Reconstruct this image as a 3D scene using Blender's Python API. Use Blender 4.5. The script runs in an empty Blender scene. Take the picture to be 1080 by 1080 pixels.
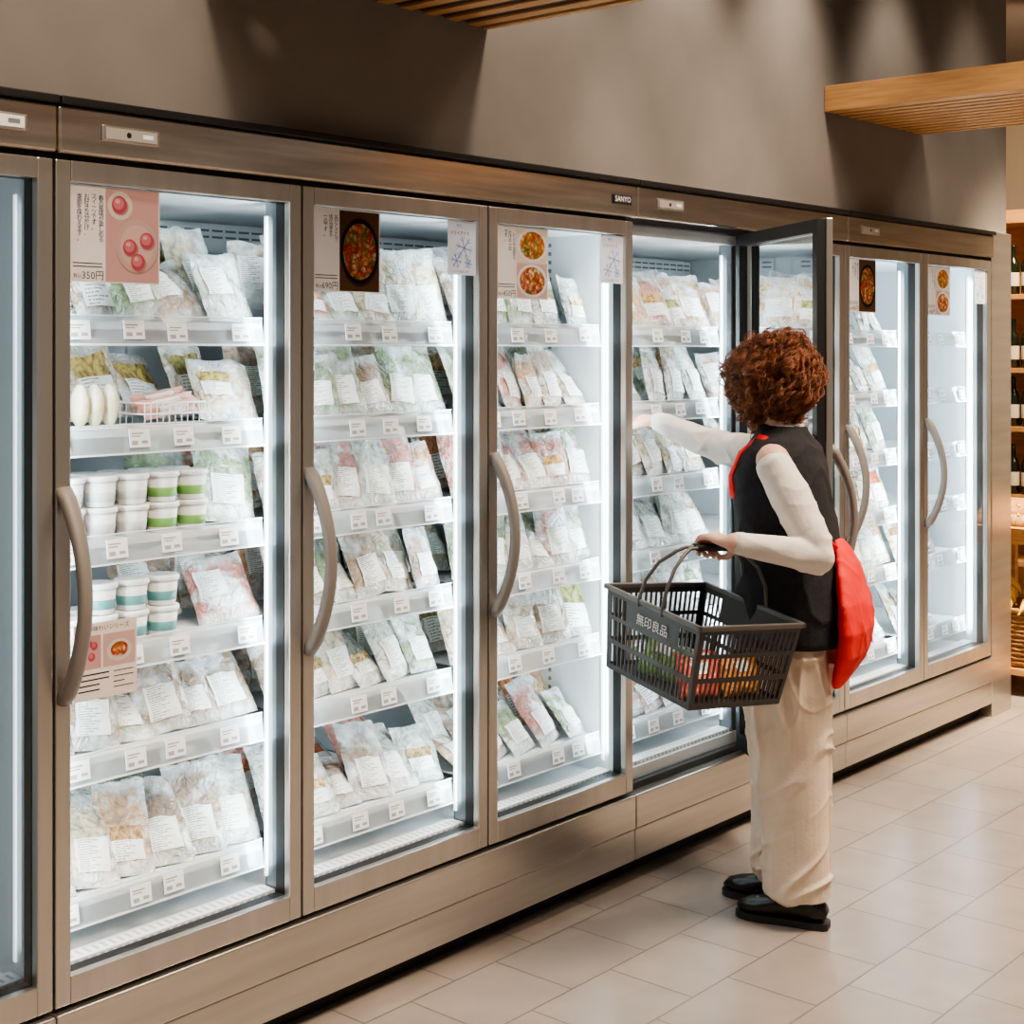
import bpy, bmesh, math, random
from mathutils import Vector, Matrix, noise, Euler
random.seed(11)
S = bpy.context.scene; C = S.collection
PI = math.pi
V = Vector

# ------------------------------------------------------------------ materials
def mat(name, col, rough=.5, metal=0., spec=.5, **kw):
    m = bpy.data.materials.new(name); m.use_nodes = True
    b = m.node_tree.nodes['Principled BSDF']
    b.inputs['Base Color'].default_value = (*col, 1)
    b.inputs['Roughness'].default_value = rough
    b.inputs['Metallic'].default_value = metal
    b.inputs['Specular IOR Level'].default_value = spec
    for k, v in kw.items():
        b.inputs[k.replace('_', ' ')].default_value = v
    return m
def nodes(m): return m.node_tree.nodes, m.node_tree.links, m.node_tree.nodes['Principled BSDF']
def ramp(nt, stops):
    r = nt.new('ShaderNodeValToRGB')
    while len(r.color_ramp.elements) < len(stops): r.color_ramp.elements.new(.5)
    for e, (p, c) in zip(r.color_ramp.elements, stops):
        e.position = p; e.color = (*c, 1)
    return r
def noisy(m, c1, c2, scale, bump=0., coord='Object', stretch=(1,1,1), bscale=None):
    n, l, b = nodes(m)
    tc = n.new('ShaderNodeTexCoord'); mp = n.new('ShaderNodeMapping'); mp.inputs['Scale'].default_value = stretch
    l.new(tc.outputs[coord], mp.inputs[0])
    t = n.new('ShaderNodeTexNoise'); t.inputs['Scale'].default_value = scale; t.inputs['Detail'].default_value = 5
    l.new(mp.outputs[0], t.inputs['Vector'])
    r = ramp(n, [(.3, c1), (.7, c2)]); l.new(t.outputs['Fac'], r.inputs[0]); l.new(r.outputs[0], b.inputs['Base Color'])
    if bump:
        bp = n.new('ShaderNodeBump'); bp.inputs['Strength'].default_value = bump; bp.inputs['Distance'].default_value = .01
        if bscale:
            t2 = n.new('ShaderNodeTexNoise'); t2.inputs['Scale'].default_value = bscale; l.new(mp.outputs[0], t2.inputs['Vector']); l.new(t2.outputs['Fac'], bp.inputs['Height'])
        else: l.new(t.outputs['Fac'], bp.inputs['Height'])
        l.new(bp.outputs[0], b.inputs['Normal'])
    return m
def emis(name, col, st):
    m = mat(name, col, .5); b = m.node_tree.nodes['Principled BSDF']
    b.inputs['Emission Color'].default_value = (*col, 1); b.inputs['Emission Strength'].default_value = st
    return m

M = {}
M['frame'] = noisy(mat('champagne_aluminium', (.55,.49,.43), .30, .9), (.54,.505,.465), (.62,.585,.545), 3, 0, stretch=(6,6,.5))
M['header'] = noisy(mat('brushed_header_steel', (.45,.36,.29), .22, .95), (.48,.425,.365), (.70,.635,.56), 3, 0, stretch=(.9,1,14))
M['kick'] = noisy(mat('kick_steel', (.45,.37,.3), .28, .9), (.54,.495,.445), (.66,.615,.56), 3, .02, stretch=(.5,1,8))
M['handle'] = mat('handle_taupe', (.23,.205,.185), .55, .1)
M['black'] = mat('black_plastic', (.012,.012,.013), .45)
M['dark'] = mat('dark_grey', (.05,.05,.052), .5)
M['mull'] = mat('mullion_grey', (.20,.225,.24), .3, .5)
M['liner'] = mat('white_liner', (.78,.83,.85), .4)
M['shelf'] = mat('white_shelf', (.82,.85,.86), .4)
M['rail'] = mat('rail_acrylic', (.66,.73,.77), .08, 0, 1.0, Alpha=.45)
M['raillip'] = mat('rail_lip', (.80,.84,.86), .15, 0, .9)
M['tagwhite'] = mat('tag_white', (.9,.9,.88), .5)
M['plate'] = mat('plate_satin', (.50,.47,.43), .35, .3)
M['led'] = emis('led_white', (.88,.96,1.), .9)
M['slot'] = mat('slot_dark', (.20,.21,.22), .6); M['slotsoft'] = mat('slot_soft', (.45,.48,.50), .6); M['taginks'] = mat('tag_ink', (.36,.36,.37), .6)
def glass_mat():
    m = mat('door_glass', (.96,.98,.98), .03, 1.0, Alpha=.06)
    n, l, b = nodes(m)
    f = n.new('ShaderNodeFresnel'); f.inputs['IOR'].default_value = 1.5
    q = n.new('ShaderNodeMath'); q.operation = 'MULTIPLY'; q.inputs[1].default_value = 1.4; q.use_clamp = True
    l.new(f.outputs[0], q.inputs[0]); l.new(q.outputs[0], b.inputs['Alpha'])
    return m
M['glass'] = glass_mat()
def paper(name, col, food=None, sc=30):
    m = bpy.data.materials.new(name); m.use_nodes = True
    n = m.node_tree.nodes; l = m.node_tree.links; n.clear()
    o = n.new('ShaderNodeOutputMaterial'); mx = n.new('ShaderNodeMixShader'); mx.inputs[0].default_value = .4
    d = n.new('ShaderNodeBsdfDiffuse'); t = n.new('ShaderNodeBsdfTranslucent')
    d.inputs[0].default_value = (*col,1); t.inputs[0].default_value = (*col,1)
    if food:
        tc = n.new('ShaderNodeTexCoord'); ns = n.new('ShaderNodeTexNoise'); ns.inputs['Scale'].default_value = sc*1.4; l.new(tc.outputs['Object'], ns.inputs['Vector'])
        ad = n.new('ShaderNodeMixRGB'); ad.blend_type = 'ADD'; ad.inputs[0].default_value = .018; l.new(tc.outputs['Object'], ad.inputs[1]); l.new(ns.outputs['Color'], ad.inputs[2])
        vo = n.new('ShaderNodeTexVoronoi'); vo.inputs['Scale'].default_value = sc*2.2; l.new(ad.outputs[0], vo.inputs['Vector'])
        sp = n.new('ShaderNodeSeparateColor'); l.new(vo.outputs['Color'], sp.inputs[0])
        r = ramp(n, [(i/(len(food)-1), c) for i, c in enumerate(food)]); l.new(sp.outputs[0], r.inputs[0])
        rr = ramp(n, [(.0, (1.4,1.4,1.35)), (.35, (.95,.9,.85)), (.6, (.5,.42,.36))]); l.new(vo.outputs['Distance'], rr.inputs[0])
        mu = n.new('ShaderNodeMixRGB'); mu.blend_type = 'MULTIPLY'; mu.inputs[0].default_value = .8; l.new(r.outputs[0], mu.inputs[1]); l.new(rr.outputs[0], mu.inputs[2])
        l.new(mu.outputs[0], d.inputs[0]); l.new(mu.outputs[0], t.inputs[0])
    l.new(d.outputs[0], mx.inputs[1]); l.new(t.outputs[0], mx.inputs[2]); l.new(mx.outputs[0], o.inputs[0])
    return m
P = {k: paper('print_'+k, c) for k, c in dict(white=(.80,.74,.71), cream=(.80,.70,.64), blush=(.76,.55,.52), pink=(.64,.40,.38), mochi=(.58,.12,.17), mochilight=(.70,.26,.29), plate=(.66,.48,.45), plateshade=(.50,.31,.29),
      ink=(.06,.055,.055), dark=(.075,.040,.025), wood=(.13,.07,.04), pot=(.03,.025,.025), blue=(.30,.42,.72), bowl=(.78,.72,.66), ice=(.82,.83,.88)).items()}
P['stew'] = paper('print_stew', (.5,.1,.05), [(.50,.04,.01),(.70,.12,.03),(.75,.30,.08),(.14,.22,.04),(.75,.55,.32),(.60,.06,.02)], 40)
P['pasta'] = paper('print_pasta', (.5,.2,.05), [(.75,.40,.08),(.70,.14,.04),(.85,.66,.34),(.22,.28,.06),(.80,.28,.07)], 40)
P['curry'] = paper('print_curry', (.5,.2,.05), [(.70,.20,.06),(.78,.42,.18),(.82,.72,.58),(.65,.08,.04),(.20,.26,.08)], 40)
FILM = {}
def film_mat(k, c, strong=0):
    m = mat('film_'+k, c, .14, 0, .8)
    n, l, b = nodes(m)
    tc = n.new('ShaderNodeTexCoord'); oi = n.new('ShaderNodeObjectInfo'); ad = n.new('ShaderNodeVectorMath'); ad.operation = 'MULTIPLY_ADD'
    cb = n.new('ShaderNodeCombineXYZ'); l.new(oi.outputs['Random'], cb.inputs[0]); l.new(oi.outputs['Random'], cb.inputs[2])
    ad.inputs[1].default_value = (9,9,9); l.new(cb.outputs[0], ad.inputs[0]); l.new(tc.outputs['Object'], ad.inputs[2])
    t = n.new('ShaderNodeTexNoise'); t.inputs['Scale'].default_value = 13; t.inputs['Detail'].default_value = 3; t.inputs['Distortion'].default_value = .5; l.new(ad.outputs[0], t.inputs['Vector'])
    vo = n.new('ShaderNodeTexVoronoi'); vo.inputs['Scale'].default_value = 55; l.new(ad.outputs[0], vo.inputs['Vector'])
    chunk = ramp(n, [(.0, tuple(min(1, 1.35*a) for a in c)), (.5, c), (.9, tuple(.35*a for a in c))]); l.new(vo.outputs['Distance'], chunk.inputs[0])
    pk = .9 if strong else .82
    ms = ramp(n, [(.39-.2*strong, (0,0,0)), (.52-.2*strong, (pk,pk,pk))]); l.new(t.outputs['Fac'], ms.inputs[0])
    sx = n.new('ShaderNodeSeparateXYZ'); l.new(tc.outputs['Generated'], sx.inputs[0])
    zr = ramp(n, [(.06, (.3+.7*strong,)*3), (.18, (1,1,1)), (.78, (1,1,1)), (.94, (strong,)*3)]); l.new(sx.outputs[2], zr.inputs[0])
    mm = n.new('ShaderNodeMixRGB'); mm.blend_type = 'MULTIPLY'; mm.inputs[0].default_value = 1; l.new(ms.outputs[0], mm.inputs[1]); l.new(zr.outputs[0], mm.inputs[2])
    t3 = n.new('ShaderNodeTexNoise'); t3.inputs['Scale'].default_value = 28; t3.inputs['Detail'].default_value = 5; l.new(ad.outputs[0], t3.inputs['Vector'])
    fl = ramp(n, [(.36, (.50,.55,.54)), (.5, (.70,.74,.73)), (.62, (.88,.90,.90))]); l.new(t3.outputs['Fac'], fl.inputs[0])
    mx = n.new('ShaderNodeMixRGB'); l.new(mm.outputs[0], mx.inputs[0]); l.new(fl.outputs[0], mx.inputs[1]); l.new(chunk.outputs[0], mx.inputs[2]); l.new(mx.outputs[0], b.inputs['Base Color'])
    t2 = n.new('ShaderNodeTexNoise'); t2.inputs['Scale'].default_value = 30; t2.inputs['Detail'].default_value = 3; t2.inputs['Distortion'].default_value = 2.2; l.new(ad.outputs[0], t2.inputs['Vector'])
    bp = n.new('ShaderNodeBump'); bp.inputs['Strength'].default_value = .9; bp.inputs['Distance'].default_value = .015; l.new(t2.outputs['Fac'], bp.inputs['Height']); l.new(bp.outputs[0], b.inputs['Normal'])
    return m
for k, c in dict(pale=(.47,.51,.43), green=(.18,.27,.10), orange=(.60,.30,.11), brown=(.32,.19,.10), red=(.48,.14,.09), cream=(.62,.50,.32)).items(): FILM[k] = film_mat(k, c)
GROC = {k: film_mat('grocery_'+k, c, 1) for k, c in dict(red=(.80,.09,.04), orange=(.95,.36,.05), green=(.22,.42,.07)).items()}
def label_mat(name, photo):
    m = mat(name, (.9,.9,.86), .45); n, l, b = nodes(m)
    tc = n.new('ShaderNodeTexCoord'); sx = n.new('ShaderNodeSeparateXYZ'); l.new(tc.outputs['Generated'], sx.inputs[0])
    def math_(op, a, c=None):
        q = n.new('ShaderNodeMath'); q.operation = op
        for i, w in enumerate((a, c)):
            if w is None: continue
            if isinstance(w, (int, float)): q.inputs[i].default_value = w
            else: l.new(w, q.inputs[i])
        return q.outputs[0]
    NL = 15.
    oi = n.new('ShaderNodeObjectInfo')
    fr = math_('FRACT', math_('MULTIPLY', sx.outputs[2], NL)); line = math_('GREATER_THAN', fr, .55)
    mp = n.new('ShaderNodeMapping'); mp.inputs['Scale'].default_value = (38, 1, NL); l.new(tc.outputs['Generated'], mp.inputs[0])
    cb = n.new('ShaderNodeCombineXYZ'); l.new(math_('MULTIPLY', oi.outputs['Random'], 50.), cb.inputs[0]); l.new(cb.outputs[0], mp.inputs[1])
    nz = n.new('ShaderNodeTexNoise'); nz.inputs['Scale'].default_value = 1.3; l.new(mp.outputs[0], nz.inputs['Vector'])
    brk = math_('GREATER_THAN', nz.outputs['Fac'], .44)
    lim = math_('ADD', .36, math_('MULTIPLY', math_('FRACT', math_('MULTIPLY', math_('FLOOR', math_('MULTIPLY', sx.outputs[2], NL)), .37)), .42))
    ins = math_('MULTIPLY', math_('GREATER_THAN', sx.outputs[0], .10), math_('LESS_THAN', sx.outputs[0], lim))
    ink = math_('MULTIPLY', math_('MULTIPLY', line, brk), math_('MULTIPLY', ins, .8))
    inkc = ramp(n, [(0, (.10,.10,.10)), (.5, (.10,.10,.10)), (.52, (.06,.18,.09)), (1, (.06,.20,.10))]); l.new(oi.outputs['Random'], inkc.inputs[0])
    mix = n.new('ShaderNodeMixRGB'); mix.inputs[1].default_value = (.86,.88,.85,1); l.new(inkc.outputs[0], mix.inputs[2]); l.new(ink, mix.inputs[0])
    out = mix.outputs[0]
    if photo:
        rp_ = ramp(n, [(0, (.50,.12,.05)), (.3, (.62,.33,.10)), (.55, (.25,.32,.10)), (.8, (.40,.22,.10)), (1, (.72,.55,.30))]); l.new(oi.outputs['Random'], rp_.inputs[0])
        n2 = n.new('ShaderNodeTexNoise'); n2.inputs['Scale'].default_value = 5; l.new(tc.outputs['Generated'], n2.inputs['Vector'])
        m2 = n.new('ShaderNodeMixRGB'); m2.blend_type = 'MULTIPLY'; m2.inputs[0].default_value = 1; l.new(rp_.outputs[0], m2.inputs[1])
        r3 = ramp(n, [(.35, (.35,.3,.25)), (.6, (1.2,1.2,1.2))]); l.new(n2.outputs['Fac'], r3.inputs[0]); l.new(r3.outputs[0], m2.inputs[2])
        m3 = n.new('ShaderNodeMixRGB'); l.new(math_('GREATER_THAN', sx.outputs[2], .56), m3.inputs[0]); l.new(out, m3.inputs[1]); l.new(m2.outputs[0], m3.inputs[2]); out = m3.outputs[0]
    l.new(out, b.inputs['Base Color'])
    return m
M['label'] = label_mat('pouch_label', False); M['label_photo'] = label_mat('pouch_label_photo', True)
M['tub'] = mat('tub_white', (.84,.86,.85), .35); M['tubgreen'] = mat('tub_green', (.22,.45,.12), .4); M['tubteal'] = mat('tub_teal', (.14,.36,.36), .4); M['tubplain'] = mat('tub_plain_band', (.66,.68,.67), .4)
M['wood'] = noisy(mat('slat_wood', (.5,.25,.1), .5), (.46,.235,.09), (.62,.35,.15), 9, 0, stretch=(8,.6,8))
M['wooddark'] = mat('slat_gap', (.05,.025,.012), .8)  # near-black brown, the shade between open slats put into colour
M['wall'] = noisy(mat('taupe_plaster', (.3,.27,.24), .85), (.200,.181,.163), (.240,.219,.198), 3.5, .05)
M['farwall'] = mat('warm_far_wall', (.50,.40,.30), .8)
M['ceil'] = mat('ceiling_paint', (.20,.17,.15), .9)
M['skin'] = mat('skin', (.72,.44,.32), .5, Subsurface_Weight=.08)
M['hair'] = noisy(mat('auburn_hair', (.1,.03,.012), .5), (.10,.030,.012), (.36,.125,.047), 34)
M['shirt'] = noisy(mat('white_jersey', (.8,.76,.73), .85), (.74,.68,.62), (.80,.745,.69), 40, .10, bscale=60)
M['vest'] = noisy(mat('black_vest_cloth', (.012,.012,.015), .9), (.008,.008,.011), (.015,.015,.019), 50, .2, bscale=140)
M['trouser'] = noisy(mat('beige_twill', (.68,.53,.40), .85), (.69,.555,.43), (.76,.63,.505), 14, .12, bscale=120)
M['redbag'] = noisy(mat('red_cloth', (.75,.02,.02), .8), (.72,.014,.014), (.82,.03,.028), 12, .15, bscale=60)
M['leather'] = mat('black_leather', (.01,.01,.01), .18)
M['sole'] = mat('black_rubber', (.015,.014,.013), .6)
M['sock'] = mat('dark_green_sock', (.012,.045,.03), .9)
M['eye'] = mat('eye', (.05,.03,.02), .2); M['lip'] = mat('lip', (.55,.2,.17), .5)
M['basket'] = mat('basket_charcoal', (.034,.033,.033), .42); M['basketrim'] = mat('basket_rim_grey', (.10,.094,.088), .4)
M['text'] = mat('pale_print', (.80,.78,.74), .5)
M['wicker'] = noisy(mat('wicker', (.3,.14,.05), .7), (.26,.12,.045), (.58,.32,.13), 40, .5, stretch=(1,1,3))
M['banana'] = mat('banana_skin', (.85,.56,.06), .5)
M['bottle'] = mat('bottle_dark', (.015,.02,.01), .12); M['blabel'] = mat('bottle_label', (.75,.68,.55), .6)
def floor_mat():
    m = mat('beige_floor_tile', (.6,.5,.4), .28); n, l, b = nodes(m)
    tc = n.new('ShaderNodeTexCoord'); mp = n.new('ShaderNodeMapping'); mp.inputs['Location'].default_value = (-.10, .08, 0); l.new(tc.outputs['Object'], mp.inputs[0])
    br = n.new('ShaderNodeTexBrick'); br.offset = .5; br.inputs['Scale'].default_value = 1; br.inputs['Brick Width'].default_value = .32; br.inputs['Row Height'].default_value = .26
    br.inputs['Mortar Size'].default_value = .0030; br.inputs['Mortar Smooth'].default_value = .2; br.inputs['Bias'].default_value = 0
    br.inputs['Color1'].default_value = (.330,.284,.248,1); br.inputs['Color2'].default_value = (.285,.244,.213,1); br.inputs['Mortar'].default_value = (.165,.139,.12,1)
    l.new(mp.outputs[0], br.inputs['Vector'])
    nz = n.new('ShaderNodeTexNoise'); nz.inputs['Scale'].default_value = 7; nz.inputs['Detail'].default_value = 6; l.new(tc.outputs['Object'], nz.inputs['Vector'])
    r = ramp(n, [(.3, (.88,.88,.88)), (.7, (1.06,1.06,1.06))]); l.new(nz.outputs['Fac'], r.inputs[0])
    mx = n.new('ShaderNodeMixRGB'); mx.blend_type = 'MULTIPLY'; mx.inputs[0].default_value = 1; l.new(br.outputs['Color'], mx.inputs[1]); l.new(r.outputs[0], mx.inputs[2]); l.new(mx.outputs[0], b.inputs['Base Color'])
    bp = n.new('ShaderNodeBump'); bp.invert = True; bp.inputs['Strength'].default_value = .4; bp.inputs['Distance'].default_value = .003; l.new(br.outputs['Fac'], bp.inputs['Height']); l.new(bp.outputs[0], b.inputs['Normal'])
    return m
M['floor'] = floor_mat()

# ------------------------------------------------------------------ mesh helpers
TXT = {}
def text_geo(s, space=1.0):
    if (s, space) in TXT: return TXT[(s, space)]
    c = bpy.data.curves.new('t', 'FONT'); c.body = s; c.size = 1; c.align_x = 'CENTER'; c.align_y = 'CENTER'; c.resolution_u = 2; c.space_line = space
    o = bpy.data.objects.new('t', c); C.objects.link(o); bpy.context.view_layer.update()
    me = bpy.data.meshes.new_from_object(o.evaluated_get(bpy.context.evaluated_depsgraph_get()))
    g = ([tuple(v.co) for v in me.vertices], [tuple(p.vertices) for p in me.polygons])
    bpy.data.objects.remove(o); bpy.data.curves.remove(c); bpy.data.meshes.remove(me)
    TXT[(s, space)] = g
    return g
class MB:
    def __init__(s): s.v = []; s.f = []; s.m = []; s.sm = []; s.mats = []
    def add(s, vs, fs, m, smooth=False, X=None):
        if m not in s.mats: s.mats.append(m)
        k = len(s.v); i = s.mats.index(m)
        s.v += [tuple(X @ V(p)) if X else tuple(p) for p in vs]
        for f in fs: s.f.append(tuple(k+j for j in f)); s.m.append(i); s.sm.append(smooth)
        return s
    def box(s, x0, y0, z0, x1, y1, z1, m, bev=0, X=None):
        bm = bmesh.new(); bmesh.ops.create_cube(bm, size=1)
        for v in bm.verts: v.co = V(((x0+x1)/2+v.co.x*(x1-x0), (y0+y1)/2+v.co.y*(y1-y0), (z0+z1)/2+v.co.z*(z1-z0)))
        if bev: bmesh.ops.bevel(bm, geom=bm.edges[:], offset=bev, segments=2, affect='EDGES', profile=.5)
        bm.verts.index_update()
        s.add([v.co[:] for v in bm.verts], [[v.index for v in f.verts] for f in bm.faces], m, False, X); bm.free(); return s
    def rings(s, R, m, n=20, X=None, smooth=True, pw=1.0, closed=False):
        vs = []; fs = []
        def sp(t): return math.copysign(abs(t)**pw, t)
        for (c, a, b) in R:
            for i in range(n):
                t = 2*PI*i/n; vs.append(V(c)+V(a)*sp(math.cos(t))+V(b)*sp(math.sin(t)))
        for k in range(len(R)-1):
            for i in range(n):
                j = (i+1) % n; fs.append((k*n+i, k*n+j, (k+1)*n+j, (k+1)*n+i))
        vs.append(V(R[0][0])); vs.append(V(R[-1][0])); e = len(vs)
        for i in range(n):
            j = (i+1) % n; fs.append((e-2, j, i)); fs.append((e-1, (len(R)-1)*n+i, (len(R)-1)*n+j))
        return s.add(vs, fs, m, smooth, X)
    def tube(s, pts, r, m, n=8, X=None):
        pts = [V(p) for p in pts]; N = len(pts); rr = r if isinstance(r, (list, tuple)) else [r]*N
        R = []; prev = None
        for i, p in enumerate(pts):
            t = (pts[min(i+1, N-1)]-pts[max(i-1, 0)])
            t = t.normalized() if t.length > 1e-9 else V((0,0,1))
            if prev is None:
                a = t.orthogonal().normalized()
            else:
                a = (prev - t*prev.dot(t)); a = a.normalized() if a.length > 1e-6 else t.orthogonal().normalized()
            prev = a; b = t.cross(a); R.append((p, a*rr[i], b*rr[i]))
        return s.rings(R, m, n, X)
    def cap(s, p0, r0, p1, r1, m, n=14):
        p0 = V(p0); p1 = V(p1); d = (p1-p0).normalized(); a = d.orthogonal().normalized(); b = d.cross(a); R = []
        for t in (.05, .35, .7): q = math.sqrt(1-(1-t)**2); R.append((p0-d*r0*(1-t), a*r0*q, b*r0*q))
        R.append((p0, a*r0, b*r0)); R.append((p1, a*r1, b*r1))
        for t in (.7, .35, .05): q = math.sqrt(1-(1-t)**2); R.append((p1+d*r1*(1-t), a*r1*q, b*r1*q))
        return s.rings(R, m, n)
    def chain(s, pts, rs, m, n=14):
        for i in range(len(pts)-1): s.cap(pts[i], rs[i], pts[i+1], rs[i+1], m, n)
        return s
    def ell(s, c, r, m, X3=None, nu=20, nv=12):
        c = V(c); R = []
        for k in range(nv+1):
            t = PI*(k+.02*(1 if k == 0 else -1 if k == nv else 0))/nv; z = -math.cos(t); q = max(math.sin(t), .01)
            cc = V((0,0,r[2]*z)); a = V((r[0]*q,0,0)); b = V((0,r[1]*q,0))
            if X3: cc = X3 @ cc; a = X3 @ a; b = X3 @ b
            R.append((c+cc, a, b))
        return s.rings(R, m, nu)
    def lathe(s, prof, m, n=20, c=(0,0,0)):
        return s.rings([(V((c[0], c[1], c[2]+z)), V((r,0,0)), V((0,r,0))) for r, z in prof], m, n)
    # flat print work in the x-z plane, facing -y
    def quad(s, x0, z0, x1, z1, y, m): return s.add([(x0,y,z0),(x1,y,z0),(x1,y,z1),(x0,y,z1)], [(0,1,2,3)], m)
    def disc(s, cx, cz, rx, rz, y, m, n=24): return s.add([(cx+rx*math.cos(2*PI*i/n), y, cz+rz*math.sin(2*PI*i/n)) for i in range(n)], [tuple(range(n))], m)
    def text(s, t, cx, cz, size, y, m, space=1.0, X=None, zs=1.0):
        vs, fs = text_geo(t, space)
        return s.add([(cx+p[0]*size, y, cz+p[1]*size*zs) for p in vs], fs, m, False, X)
    def mesh(s, name):
        me = bpy.data.meshes.new(name); me.from_pydata(s.v, [], s.f)
        for m in s.mats: me.materials.append(m)
        me.polygons.foreach_set('material_index', s.m); me.polygons.foreach_set('use_smooth', s.sm); me.update()
        return me
    def build(s, name, parent=None, world=False):
        o = bpy.data.objects.new(name, s.mesh(name)); C.objects.link(o)
        if parent:
            o.parent = parent
            if world: o.matrix_parent_inverse = Matrix.Translation(parent.location).inverted()
        return o
def tag(o, label=None, cat=None, group=None, kind=None):
    if label: o['label'] = label
    if cat: o['category'] = cat
    if group: o['group'] = group
    if kind: o['kind'] = kind
    return o
def empty(name, loc, rz=0):
    o = bpy.data.objects.new(name, None); C.objects.link(o); o.location = loc; o.rotation_euler = (0,0,rz); o.empty_display_size = .1
    return o
def copy_tree(o):
    c = o.copy(); C.objects.link(c)
    for ch in o.children:
        d = ch.copy(); C.objects.link(d); d.parent = c
        for g in ch.children:
            e = g.copy(); C.objects.link(e); e.parent = d
    return c
def remesh(mb, name, voxel, sm, m, parent, disp=None):
    o = bpy.data.objects.new('tmp', mb.mesh('tmp')); C.objects.link(o)
    r = o.modifiers.new('r', 'REMESH'); r.mode = 'VOXEL'; r.voxel_size = voxel
    if sm: q = o.modifiers.new('s', 'SMOOTH'); q.iterations = sm; q.factor = .5
    bpy.context.view_layer.update()
    me = bpy.data.meshes.new_from_object(o.evaluated_get(bpy.context.evaluated_depsgraph_get()))
    bpy.data.objects.remove(o); me.name = name
    if disp:
        ns = [v.normal.copy() for v in me.vertices]
        for v, nn in zip(me.vertices, ns): v.co += nn*disp(v.co)
    me.materials.clear(); me.materials.append(m)
    me.polygons.foreach_set('material_index', [0]*len(me.polygons)); me.polygons.foreach_set('use_smooth', [True]*len(me.polygons)); me.update()
    o = bpy.data.objects.new(name, me); C.objects.link(o); o.parent = parent
    return o

for s_ in ['350円', '690円', '450円', '490円', '無印良品', 'SANYO', '税込', '無料', 'ドライアイス', 'いつでも低温にする', '冬の味わいシリーズ']: text_geo(s_)

# ------------------------------------------------------------------ person (local: +y forward, +x her right)
PX, PY = 3.788, -.487
person = empty('person', (PX, PY, 0), math.radians(15.7))
tag(person, 'person in black vest and beige trousers reaching into the open freezer with a basket', 'person')
hc = V((0,.045,1.535)); HR = Matrix.Rotation(math.radians(-42), 3, 'Z')
def hp(x, y, z): return hc + HR @ V((x, y, z))
b = MB(); sk = M['skin']
b.ell(hc, (.076,.096,.112), sk, HR); b.ell(hp(0,.035,-.062), (.056,.060,.058), sk, HR)
b.cap(hp(0,.092,.012), .010, hp(0,.112,-.022), .014, sk); b.ell(hp(0,.089,-.062), (.024,.010,.010), sk, HR); b.ell(hp(0,.083,-.098), (.022,.018,.016), sk, HR)
for s_ in (-1, 1):
    b.ell(hp(s_*.078,-.005,-.01), (.010,.022,.034), sk, HR); b.ell(hp(s_*.032,.085,.030), (.026,.012,.010), sk, HR)
b.cap((0,-.005,1.34), .060, hp(0,-.015,-.07), .052, sk)
TR = [(.84,0,.15,.10),(.92,0,.155,.105),(1.04,0,.125,.09),(1.18,.005,.14,.10),(1.28,.01,.155,.095),(1.34,.005,.12,.065),(1.38,0,.06,.05)]
b.rings([(V((0,cy,z)), V((a,0,0)), V((0,q,0))) for z, cy, a, q in TR], sk, 24)
LF, RF = V((-.070,-.028,0)), V((.074,.056,0))
for F_, sx in ((LF,-1),(RF,1)):
    b.chain([V((sx*.085,0,.86)), V((F_.x, F_.y*.6+.010,.48)), V((F_.x, F_.y-.055,.09))], [.085,.055,.038], sk)
    b.cap(V((F_.x, F_.y-.05,.06)), .032, V((F_.x, F_.y+.08,.04)), .022, sk)
# reaching right arm
RS, RE, RW = V((.155,0,1.325)), V((.218,.250,1.330)), V((.262,.485,1.400))
b.chain([RS, RE, RW], [.048,.038,.027], sk)
d = V((.08,1,.08)).normalized(); lat = V((1,-.08,.15)).normalized(); lat = (lat-d*lat.dot(d)).normalized(); nn = d.cross(lat); nn = nn if nn.z < 0 else -nn
b.rings([(RW-d*.01, lat*.026, nn*.022), (RW+d*.03, lat*.033, nn*.017), (RW+d*.07, lat*.040, nn*.014), (RW+d*.092, lat*.040, nn*.011)], sk, 16)
for off, L, cu in ((-.031,.072,30), (-.010,.082,27), (.011,.076,30), (.031,.060,33)):
    p = RW+d*.086+lat*off; ang = 6; pts = [p]
    for k, fr in enumerate((.45,.31,.24)):
        ang += cu; dd = d*math.cos(math.radians(ang))+nn*math.sin(math.radians(ang))+lat*off*1.5; p = p+dd.normalized()*L*fr; pts.append(p)
    b.chain(pts, [.0092,.0085,.0078,.0068], sk, 10)
b.chain([RW+d*.022-lat*.022, RW+d*.052-lat*.048+nn*.008, RW+d*.082-lat*.052+nn*.022, RW+d*.104-lat*.046+nn*.030], [.014,.0115,.010,.008], sk, 10)
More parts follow.
